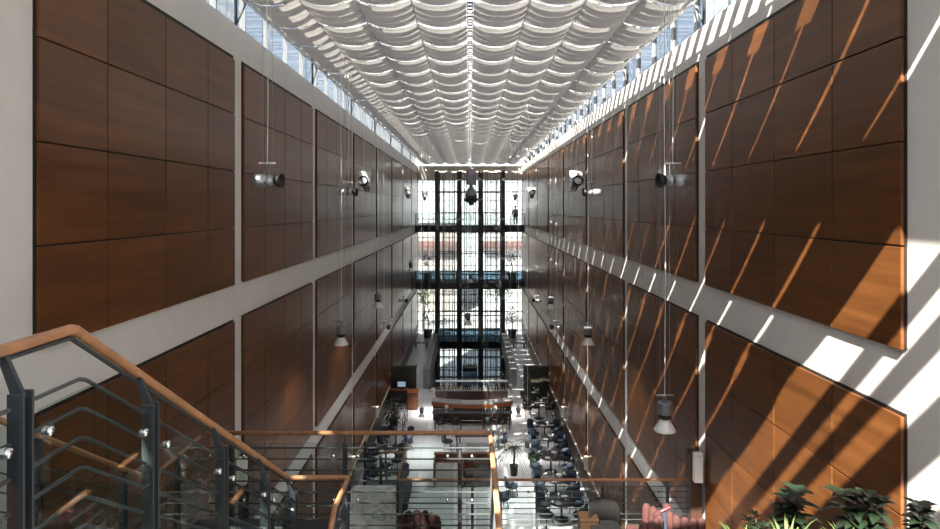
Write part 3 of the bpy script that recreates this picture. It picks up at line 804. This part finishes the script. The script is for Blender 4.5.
# narrow counter with glasses in front of the bar, stools
ct = thing('narrow_counter', 'long narrow dark drinks counter between the bar and the bar stools', 'counter', (.12, 34.1, G))
MB().cbox(-2.05, 2.3, 33.92, 34.3, -11.2, -11.15, .008).build('top', 'table_top', ct)
for x in (-1.9, -.5, .75, 2.15): MB().box(x - .03, x + .03, 34.07, 34.13, G, -11.2).build('leg', 'dark_steel', ct)
for i in range(16):
    x = -1.9 + .13 * i if i < 8 else .85 + .15 * (i - 8)
    glassware(x, 34.12, -11.15, 'clear stemmed glass on the narrow counter behind the bar stools', 'glasses on the narrow counter')
def tub_back(r0, r1, z0, z1, a0=200, a1=340, n=10):
    m = MB(); vs = []; fs = []
    for i in range(n + 1):
        a = R(a0 + (a1 - a0) * i / n); e = 1 - abs(2 * i / n - 1) ** 4 * .25
        zt = z0 + (z1 - z0) * e
        for r, z in ((r0, z0), (r0 * 1.04, zt), (r1 * 1.04, zt), (r1, z0)): vs.append((r * math.cos(a), r * math.sin(a), z))
    for i in range(n):
        for k in range(4): fs.append((i * 4 + k, i * 4 + (k + 1) % 4, (i + 1) * 4 + (k + 1) % 4, (i + 1) * 4 + k))
    fs += [(3, 2, 1, 0), (n * 4, n * 4 + 1, n * 4 + 2, n * 4 + 3)]
    return m.add(vs, fs, True)
def make_chair(name, cat, seat_h, back_h, r, mat, legmat, foot=None):
    t = thing(name, '-', cat, (0, 0, 0))
    m = MB(); m.lathe([(.0, seat_h - .09), (r * .92, seat_h - .09), (r, seat_h - .05), (r, seat_h - .02), (r * .9, seat_h), (.0, seat_h + .005)], 18); m.build('seat', mat, t, True)
    tub_back(r * .9, r * 1.12, seat_h - .06, back_h).build('backrest', mat, t, True)
    for a in (45, 135, 225, 315):
        c, s_ = math.cos(R(a)), math.sin(R(a))
        m = MB(); m.tube([(c * r * .7, s_ * r * .7, seat_h - .08), (c * r * .95, s_ * r * .95, 0)], .017, 7); m.build('leg', legmat, t, True)
    if foot:
        m = MB(); q = [(math.cos(R(a)) * r * .88, math.sin(R(a)) * r * .88, foot) for a in (45, 135, 225, 315, 45)]
        m.tube(q, .011, 6); m.build('footrest', legmat, t, True)
    return t
stool = make_chair('bar_stool', 'bar stool', .76, 1.08, .23, 'black_up', 'pale_leg', .28)
for i, (x, nm) in enumerate(((-1.55, 'leftmost'), (-.78, 'second from the left'), (.93, 'third from the left'), (1.70, 'rightmost'))):
    place(stool, i > 0, (x, 33.1, G), 0, 'black low-backed bar stool with pale legs facing the bar, %s of four' % nm, 'stools along the bar')
# table lamps on the bar
for x, nm in ((-1.28, 'left'), (1.37, 'right')):
    t = thing('globe_lamp', 'small pale globe lamp on the narrow counter, %s one' % nm, 'lamp', (x, 34.18, -11.15))
    m = MB(); m.lathe([(.0, 0), (.07, 0), (.07, .015), (.015, .025), (.015, .16)], 12); m.build('base', 'alu', t, True)
    m = MB(); m.lathe([(.0, .14), (.07, .16), (.11, .23), (.11, .27), (.07, .34), (.0, .36)], 14); m.build('lamp_shade', 'sconce', t, True)

# ------------------------------------------------------------------ dining tables
chair = make_chair('tub_chair', 'chair', .45, .80, .27, 'navy', 'dark_steel'); used_chair = [False]
hchair = make_chair('high_chair', 'chair', .62, 1.0, .25, 'black_up', 'pale_leg', .25); used_h = [False]
def round_table(x, y, r, h, label, gl):
    t = thing('dining_table', label, 'table', (x, y, G), 0, 'restaurant tables')
    m = MB(); m.lathe([(.0, h - .035), (r - .01, h - .035), (r, h - .02), (r - .005, h), (.0, h)], 24); m.build('tabletop', 'table_top', t, True)
    m = MB(); m.lathe([(.05, .03), (.04, .06), (.04, h - .03)], 12); m.build('pedestal', 'dark_steel', t, True)
    m = MB(); m.lathe([(.0, 0), (.28, 0), (.28, .015), (.05, .04)], 16); m.build('base', 'dark_steel', t, True)
pl0 = None
def plate(x, y, z, label, group):
    global pl0
    if pl0 is None:
        m = MB(); m.lathe([(.0, 0), (.08, .0), (.13, .018), (.128, .022), (.08, .008), (.0, .008)], 16); pl0 = m.build('plate', 'china'); o = pl0
    else: o = pl0.copy(); COL.objects.link(o)
    o.location = (x, y, z + E); tag(o, label, 'plate', group)
TB = [(3.55, 24.3, .55, .74, 'nearest on the right side', 'T'),
      (3.60, 26.3, .55, .74, 'second-nearest on the right side', 'T'),
      (3.70, 28.7, .62, .74, 'third on the right side', 'T'),
      (3.85, 30.9, .5, .74, 'fourth on the right side', 'T'),
      (3.90, 32.8, .5, .74, 'fifth on the right side', 'T'),
      (3.95, 35.9, .45, .95, 'tall, before the right olive screen', 'H'),
      (3.95, 37.9, .40, .95, 'tall, touching the right olive screen', 'H'),
      (-3.75, 31.7, .5, .74, 'furthest on the left side', 'T'),
      (-3.6, 27.0, .55, .74, 'second-nearest on the left side', 'T'),
      (-3.45, 24.6, .55, .74, 'nearest on the left side', 'T'),
      (-3.95, 29.4, .5, .74, 'third on the left side', 'T')]
for n, (x, y, r, h, wh, kind) in enumerate(TB):
    round_table(x, y, r, h, 'round dark restaurant table, ' + wh, 0)
    rr = r + .22
    for j, a in enumerate((35, 145, 215, 325) if kind == 'T' else (0, 180, 40, 140)):
        cx, cy = x + rr * math.cos(R(a)), y + rr * math.sin(R(a))
        if kind == 'H': cx, cy = x + (.62 if j % 2 == 0 else -.62), y + (.0 if j < 2 else .75)
        if kind == 'H' and n == 6 and j >= 2: continue
        p = chair if kind == 'T' else hchair; u = used_chair if kind == 'T' else used_h
        yaw = R(a + 90) if kind == 'T' else R(90 if j % 2 == 0 else -90)
        place(p, u[0], (cx, cy, G), yaw, ('navy tub chair' if kind == 'T' else 'black high chair with pale legs') + ' at the table ' + wh, 'chairs at the restaurant tables'); u[0] = True
    for a in (60, 240):
        plate(x + r * .6 * math.cos(R(a)), y + r * .6 * math.sin(R(a)), G + h, 'white plate on the table ' + wh, 'plates on the restaurant tables')
    for a in (110, 300, 350):
        glassware(x + r * .45 * math.cos(R(a)), y + r * .45 * math.sin(R(a)), G + h, 'stemmed glass on the table ' + wh, 'glasses on the restaurant tables')
# set table behind the landing handrail
t = thing('serving_table', 'rectangular table set with many glasses between the bar stools and the cabinet', 'table', (.3, 31.3, G))
MB().cbox(-.75, 1.2, 30.95, 31.7, -11.36, -11.31, .01).build('tabletop', 'table_top', t)
for x in (-.65, 1.1):
    for y in (31.03, 31.62): MB().box(x - .03, x + .03, y - .03, y + .03, G, -11.36).build('leg', 'dark_steel', t)
for i in range(11):
    for j in range(2):
        glassware(-.6 + .165 * i + .04 * j, 31.1 + .35 * j, -11.31, 'clear stemmed glass on the rectangular set table', 'glasses on the set table')
for x, yaw, nm in ((-1.12, -90, 'left'), (1.57, 90, 'right')):
    place(chair, True, (x, 31.3, G), R(yaw), 'dark tub chair at the %s end of the rectangular set table' % nm, 'chairs at the restaurant tables')
# service cabinet
t = thing('service_cabinet', 'brown service cabinet with glass dividers below the landing railing', 'cabinet', (-.1, 28.0, G))
MB().box(-1.55, 1.0, 27.9, 28.05, G, -11.0).build('back_panel', 'brown_wood', t)
MB().box(-1.6, 1.05, 27.86, 28.1, -11.03, -10.97).build('top_rail', 'brown_wood', t)
for x in (-1.55, -.3, .2, 1.0): MB().box(x - .03, x + .03, 27.0, 27.9, G, -11.05).build('divider', 'brown_wood', t)
MB().box(-1.5, -.33, 27.1, 27.85, G, -11.35).build('counter', 'counter', t)
MB().box(-.27, .17, 27.1, 27.85, G, -11.6).build('drawer_unit', 'lamp_black', t)
MB().box(.23, .97, 27.1, 27.85, G, -11.4).build('counter', 'table_top', t)
for x, y, mat in ((1.75, 26.3, 0), (1.3, 25.2, 0)):
    place(chair, True, (x, y, G), R(-60 if x > 1.5 else 30), 'black tub chair ' + ('beside the palm' if x > 1.5 else 'left of and nearer than the palm'), 'chairs at the restaurant tables')
# palm
t = thing('potted_palm', 'feathery potted palm standing right of the service cabinet', 'potted plant', (1.98, 28.3, G))
m = MB(); m.lathe([(.0, 0), (.15, 0), (.19, .42), (.205, .45), (.18, .45), (.0, .42)], 16); m.build('pot', 'lamp_black', t, True)
m = MB(); m.tube([(0, 0, .45), (.03, 0, 1.0), (.0, .02, 1.3)], .04, 7); m.build('trunk', 'bark', t, True)
for i in range(15):
    a = i * 2.4; el = .9 - .07 * i; m = MB()
    d = Vector((math.cos(a), math.sin(a), el)); L = 1.15; pts = []
    for k in range(8):
        q = k / 7; pts.append(Vector((d.x * L * q, d.y * L * q, 1.25 + el * L * q - .75 * L * q * q)))
    m.tube(pts, .008, 4)
    for k in range(1, 8):
        tg = (pts[k] - pts[k - 1]).normalized(); sd_ = tg.cross(Vector((0, 0, 1))).normalized()
        for q in (-1, 1):
            for e in (0, .5): leaf(m, pts[k - 1].lerp(pts[k], e), tg * .6 + sd_ * q, Vector((0, 0, 1)), .32, .012, .4, 2)
    m.build('frond', 'leaf_mid', t, True)
# vestibule screens and reception on both sides
for s in (-1, 1):
    t = thing('vestibule_screen', 'tall dark olive boxed screen standing against the %s wall' % sd(s), 'screen', (s * 4.05, 41, G))
    a, b = sorted((s * 3.32, s * 4.88))
    m = MB(); m.hexa([(a, 38.6, G), (b, 38.6, G), (b, 39.0, G), (a, 39.0, G)], [(a, 38.6, G + 2.25), (b, 38.6, G + 2.25), (b, 39.0, G + 2.25), (a, 39.0, G + 2.25)]); m.build('panel', 'olive', t)
    m = MB(); m.box(a - .03, b + .03 if s < 0 else b, 38.55, 38.62, G + 2.22, G + 2.30); m.box(a - .04, a + .02, 38.55, 39.0, G + 2.22, G + 2.30) if s > 0 else m.box(b - .02, b + .04, 38.55, 39.0, G + 2.22, G + 2.30); m.build('cap', 'olive', t)
    m = MB()
    for i in range(6):
        x = a + .13 + i * (b - a - .26) / 5; m.box(x - .012, x + .012, 38.57, 38.6, G + .05, G + 2.2)
    m.build('batten', 'lamp_black', t)
t = thing('host_stand', 'small brown wooden host stand left of the bar', 'host stand', (-3.42, 37.6, G))
MB().cbox(-3.72, -3.12, 37.4, 37.85, G, G + 1.0, .01).build('body', 'brown_wood', t)
m = MB(); m.hexa([(-3.76, 37.36, G + 1.0), (-3.08, 37.36, G + 1.0), (-3.08, 37.9, G + 1.0), (-3.76, 37.9, G + 1.0)], [(-3.76, 37.36, G + 1.03), (-3.08, 37.36, G + 1.03), (-3.08, 37.9, G + 1.12), (-3.76, 37.9, G + 1.12)]); m.build('sloped_top', 'orange_wood', t)
MB().box(-3.7, -3.14, 37.38, 37.4, G + .08, G + .92).build('door', 'brown_wood', t)
t = thing('reception_desk', 'dark wooden desk against the left wall behind the host stand', 'desk', (-4.3, 38.1, G))
MB().cbox(-4.85, -3.75, 37.9, 38.4, G + .98, G + 1.03, .01).build('desktop', 'brown_wood', t)
for x in (-4.8, -3.82): MB().box(x - .04, x + .04, 37.95, 38.35, G, G + .98).build('side_panel', 'base_wood', t)
MB().box(-4.75, -3.87, 38.3, 38.34, G + .3, G + .98).build('modesty_panel', 'base_wood', t)
t = thing('computer_monitor', 'lit computer monitor on the desk by the left wall', 'monitor', (-4.15, 38.15, G + 1.03))
MB().box(-4.22, -4.08, 38.1, 38.22, G + 1.03, G + 1.05).build('base', 'lamp_black', t)
MB().box(-4.17, -4.13, 38.15, 38.18, G + 1.05, G + 1.2).build('neck', 'lamp_black', t)
MB().cbox(-4.42, -3.90, 38.13, 38.17, G + 1.15, G + 1.50, .005).build('bezel', 'lamp_black', t)
MB().box(-4.40, -3.92, 38.125, 38.13, G + 1.17, G + 1.48).build('screen', 'screen', t)
for x, y, h in ((-4.2, 34.6, 1.7), (-4.15, 33.4, 1.5)):
    tree(x, y, G, h, .5, 'bushy potted plant by the left wall, ' + ('beside the host stand' if y > 34 else 'next to the nearest left table'), 'leaf_dark', 150, 'potted_plant', 'potted plant', .10, None, .22)
t = thing('rope_stanchion', 'low brown barrier between the left potted plants and the open floor', 'barrier', (-3.55, 34.2, G))
for y in (33.0, 34.2, 35.4): MB().tube([(-3.55, y, G), (-3.55, y, G + .95)], .025, 8).build('post', 'brown_wood', t)
for zz in (.45, .92): MB().tube([(-3.55, 33.0, G + zz), (-3.55, 35.4, G + zz)], .02, 6).build('rail', 'brown_wood', t)
for s in (-1, 1):
    t = thing('bench', 'small grey bench on the far floor by the %s wall' % sd(s), 'bench', (s * 4.2, 54.0, G))
    x = s * 4.2
    MB().cbox(x - .55, x + .55, 53.8, 54.25, G + .38, G + .45, .01).build('seat', 'concrete_grey', t)
    for q in (-.45, .45): MB().box(x + q - .05, x + q + .05, 53.85, 54.2, G, G + .38).build('leg', 'dark_steel', t)

# ------------------------------------------------------------------ balcony lounge furniture
def lounge(x, y, rzv, label, mat='pink', w=.78):
    t = thing('lounge_chair', label, 'armchair', (x, y, -6.9), rzv, None)
    m = MB(); m.cbox(-w / 2 + .06, w / 2 - .06, -.35, .3, .22, .42, .04); m.build('seat', mat, t, True)
    m = MB()
    n = 7
    for i in range(n):                                   # channelled back
        a = R(200 + 140 * i / (n - 1)); c, s_ = math.cos(a) * w / 2, math.sin(a) * w / 2
        m.tube([(c * .9, s_ * .9 + .05, .25), (c, s_ + .05, .55), (c * 1.04, s_ * 1.04 + .05, .80), (c * .98, s_ * .98 + .05, .84)], .085, 10, radii=[.08, .085, .08, .04])
    m.build('backrest', mat, t, True)
    for a in ((-.28, -.28), (.28, -.28), (-.28, .25), (.28, .25)):
        m = MB(); m.tube([(a[0], a[1], .24), (a[0] * 1.1, a[1] * 1.1, 0)], .018, 7); m.build('leg', 'dark_steel', t, True)
    return t
lounge(3.38, 12.45, R(70), 'sunlit pink channel-backed armchair behind the balcony rail, left of the pair')
lounge(4.33, 12.55, R(-50), 'sunlit pink channel-backed armchair behind the balcony rail, right of the pair')
lounge(-1.02, 12.15, R(160), 'shaded pink channel-backed armchair at the left end of the balcony')
t = thing('shoulder_bag', 'dark bag with a red edge lying between the two pink armchairs', 'bag', (3.86, 12.6, -6.9))
m = MB(); m.hexa([(3.70, 12.5, -6.9), (4.0, 12.5, -6.9), (4.0, 12.7, -6.9), (3.70, 12.7, -6.9)], [(3.76, 12.55, -6.14), (4.02, 12.55, -6.04), (4.02, 12.65, -6.04), (3.76, 12.65, -6.14)]); m.build('body', 'navy', t)
m = MB(); m.tube([(3.74, 12.52, -6.3), (3.78, 12.53, -6.1), (4.0, 12.53, -6.0)], .02, 6); m.build('piping', pbr('red_edge', (.5, .05, .06), .6), t)
t = thing('wicker_chair', 'dark wicker chair by the balcony rail', 'chair', (2.75, 12.7, -6.9))
m = MB(); m.cbox(-.3, .3, -.28, .25, .36, .44, .03); m.build('seat', 'wicker', t, True)
tub_back(.30, .34, .35, .86, 20, 160).build('backrest', 'wicker', t, True)
for a in ((-.26, -.24), (.26, -.24), (-.26, .22), (.26, .22)):
    MB().tube([(a[0], a[1], .38), (a[0], a[1], 0)], .02, 7).build('leg', 'wicker', t, True)
t = thing('ottoman', 'tan box-shaped ottoman near the right end tables', 'ottoman', (2.42, 12.9, -6.9))
MB().cbox(2.25, 2.62, 12.75, 13.1, -6.86, -6.42, .03).build('body', 'tan', t); MB().cbox(2.24, 2.63, 12.74, 13.11, -6.42, -6.35, .02).build('cushion', 'tan', t)
t = thing('throw_cushion', 'blue cushion on the balcony floor seat beside the tan ottoman', 'cushion', (2.35, 12.3, -6.9))
m = MB(); m.lathe([(.0, 0), (.28, .03), (.34, .14), (.28, .28), (.0, .42)], 16); m.build('pad', 'blue_cloth', t, True)

# ------------------------------------------------------------------ planter with shrubs at the lower right
rl = MB(); rl.box(2.2, 5, 4.6, 7.2, -4.5, -4.24); struct(rl, 'floor_right_landing', 'stone_dark')
pt = thing('planter', 'dark trough planter under the shrubs by the right wall', 'planter', (3.8, 6.2, -4.24))
MB().cbox(2.4, 4.9, 5.75, 6.75, -4.24, -3.52, .02).build('box', 'stone_dark', pt)
MB().box(2.46, 4.84, 5.81, 6.69, -3.52, -3.50).build('soil', 'bark', pt)
def shrub(x, y, h, label, mat, nst, L, wd, seed, spread=.28, name='shrub'):
    t = thing(name, label, 'shrub', (x, y, -3.50)); rnd = random.Random(seed)
    stm = MB(); lf = MB()
    for i in range(nst):
        a = rnd.uniform(0, 6.28); sp = rnd.uniform(.15, 1) * spread if i else .02
        top = Vector((math.cos(a) * sp, math.sin(a) * sp, h * rnd.uniform(.55, .86) if i else h * .86))
        p0 = Vector((math.cos(a) * .05, math.sin(a) * .05, 0))
        stm.tube([p0, p0.lerp(top, .5) + Vector((0, 0, .04)), top], .009, 6, radii=[.011, .008, .005])
        for tier, (n, zf) in enumerate(((7, .0), (6, .16), (5, .34), (5, .5))):
            for k in range(n):
                b = a + k * 6.283 / n + tier * .5 + rnd.uniform(-.25, .25)
                el = .75 - .35 * tier + rnd.uniform(-.2, .2)
                p = top.lerp(p0, zf)
                leaf(lf, p, Vector((math.cos(b), math.sin(b), el)), Vector((0, 0, 1)), L * rnd.uniform(.75, 1.15), wd * rnd.uniform(.85, 1.1), .35, 5, .12)
    stm.build('stems', 'bark', t, True); lf.build('leaves', mat, t, True)
shrub(2.82, 6.2, .50, 'small dark leafy shrub nearest the balcony post in the right planter', 'leaf_dark', 5, .12, .016, 1, .14)
shrub(3.28, 6.3, .72, 'dark broad-leaved shrub, second from the balcony in the right planter', 'leaf_dark', 4, .20, .046, 2, .13)
shrub(3.92, 6.2, .70, 'largest dark broad-leaved shrub in the right planter', 'leaf_dark', 6, .21, .046, 3, .22)
shrub(4.50, 6.25, .56, 'dark broad-leaved shrub nearest the white wall in the right planter', 'leaf_dark', 4, .19, .044, 4, .13)
def grassy(x, y, h, label, seed):
    t = thing('spider_plant', label, 'plant', (x, y, -3.50)); rnd = random.Random(seed); lf = MB()
    for i in range(46):
        a = rnd.uniform(0, 6.28)
        leaf(lf, Vector((0, 0, .0)), Vector((math.cos(a), math.sin(a), rnd.uniform(1.0, 3.2))), Vector((0, 0, 1)), h * rnd.uniform(.8, 1.25), .010, .45, 5, .2)
    lf.build('blades', 'leaf_light', t, True)
grassy(3.02, 5.98, .80, 'pale green spider plant between the two leftmost shrubs', 1)
grassy(2.60, 5.98, .66, 'pale green spider plant at the left end of the right planter', 2)
grassy(3.62, 5.95, .66, 'pale green spider plant in front of the largest shrub', 3)
grassy(4.25, 5.95, .62, 'pale green spider plant in front of the white wall', 4)

# ------------------------------------------------------------------ person on the uppermost walkway
def skin_obj(name, joints, edges, mat, parent):
    me = bpy.data.meshes.new(name); me.from_pydata([j[0] for j in joints], edges, [])
    o = bpy.data.objects.new(name, me); COL.objects.link(o); o.parent = parent
    me.materials.append(M[mat])
    md = o.modifiers.new('skin', 'SKIN')
    for i, j in enumerate(joints):
        r = j[1]; r = r if isinstance(r, tuple) else (r, r); me.skin_vertices[0].data[i].radius = r
    me.skin_vertices[0].data[0].use_root = True
    o.modifiers.new('sub', 'SUBSURF').levels = 2; o.modifiers['sub'].render_levels = 2
    return o
t = thing('person', 'person in white shirt and dark trousers standing on the uppermost walkway, right side', 'person', (4.15, 57.4, -1.68), R(15))
J = [((0, 0, .95), (.15, .11)), ((0, 0, 1.15), (.14, .10)), ((0, 0, 1.36), (.17, .11)), ((0, 0, 1.50), (.055, .055)), ((0, -.01, 1.56), (.07, .08)), ((0, -.015, 1.68), (.075, .09)), ((0, -.01, 1.75), .04),
     ((-.19, 0, 1.40), .055), ((-.25, .02, 1.12), .042), ((-.24, -.06, .88), .032), ((-.24, -.09, .78), (.02, .04)),
     ((.19, 0, 1.40), .055), ((.25, .02, 1.12), .042), ((.24, -.06, .88), .032), ((.24, -.09, .78), (.02, .04)),
     ((-.10, 0, .86), .085), ((-.11, 0, .48), .06), ((-.11, .02, .08), .042), ((-.12, -.14, .03), .035),
     ((.10, 0, .86), .085), ((.11, 0, .48), .06), ((.11, .02, .08), .042), ((.12, -.14, .03), .035)]
ED = [(0, 1), (1, 2), (2, 3), (3, 4), (4, 5), (5, 6), (2, 7), (7, 8), (8, 9), (9, 10), (2, 11), (11, 12), (12, 13), (13, 14), (0, 15), (15, 16), (16, 17), (17, 18), (0, 19), (19, 20), (20, 21), (21, 22)]
skin_obj('body', J, ED, 'skin', t)
g = lambda p, k: (p[0], tuple(q + k for q in (p[1] if isinstance(p[1], tuple) else (p[1], p[1]))))
si = [0, 1, 2, 7, 8, 11, 12]
skin_obj('shirt', [g(J[i], .015) for i in si], [(0, 1), (1, 2), (2, 3), (3, 4), (2, 5), (5, 6)], 'shirt', t)
ti = [0, 15, 16, 17, 19, 20, 21]
skin_obj('trousers', [g(J[i], .018) for i in ti], [(0, 1), (1, 2), (2, 3), (0, 4), (4, 5), (5, 6)], 'trousers', t)
m = MB(); m.lathe([(.085, 1.64), (.10, 1.70), (.085, 1.78), (.04, 1.81), (.0, 1.815)], 14, Matrix.Translation((0, .01, 0))); m.build('hair', 'hair', t, True)

# ------------------------------------------------------------------ light, camera
SUN_D = Vector((.39, .97, -1.0))
sl = bpy.data.lights.new('sun', 'SUN'); sl.energy = 38; sl.angle = R(.4); sl.color = (1, .91, .77)
so = bpy.data.objects.new('sun', sl); COL.objects.link(so)
so.rotation_euler = SUN_D.to_track_quat('-Z', 'Y').to_euler(); so.location = (-10, -10, 40)
wd = bpy.data.worlds.new('sky'); sc.world = wd; wd.use_nodes = True
nt = wd.node_tree; nt.nodes.clear()
wo = nt.nodes.new('ShaderNodeOutputWorld'); bg = nt.nodes.new('ShaderNodeBackground')
sky = nt.nodes.new('ShaderNodeTexSky'); sky.sky_type = 'NISHITA'; sky.sun_disc = False
sky.sun_elevation = R(43); sky.sun_rotation = R(204); sky.dust_density = 3.0; sky.air_density = 1.0
mx = nt.nodes.new('ShaderNodeMixRGB'); mx.inputs[0].default_value = .6; mx.inputs[2].default_value = (3.2, 3.4, 3.7, 1)
nt.links.new(sky.outputs[0], mx.inputs[1]); nt.links.new(mx.outputs[0], bg.inputs[0])
bg.inputs[1].default_value = .52
nt.links.new(bg.outputs[0], wo.inputs[0])

cd = bpy.data.cameras.new('camera'); cd.sensor_width = 36; cd.sensor_fit = 'HORIZONTAL'; cd.lens = 36 * 627 / 940
cd.shift_y = -57.5 / 940; cd.clip_end = 600; cd.clip_start = .05
co = bpy.data.objects.new('camera', cd); COL.objects.link(co); co.location = (0, 0, E); co.rotation_euler = (R(90), 0, 0)
sc.camera = co
sc.view_settings.view_transform = 'Standard'; sc.view_settings.look = 'None'; sc.view_settings.gamma = 1
sc.view_settings.exposure = 0.0
sc.view_settings.use_curve_mapping = False
cy = sc.cycles
cy.max_bounces = 10; cy.diffuse_bounces = 5; cy.glossy_bounces = 4; cy.transmission_bounces = 6; cy.transparent_max_bounces = 32
cy.use_denoising = True; cy.sample_clamp_indirect = 8; cy.caustics_reflective = False; cy.caustics_refractive = False
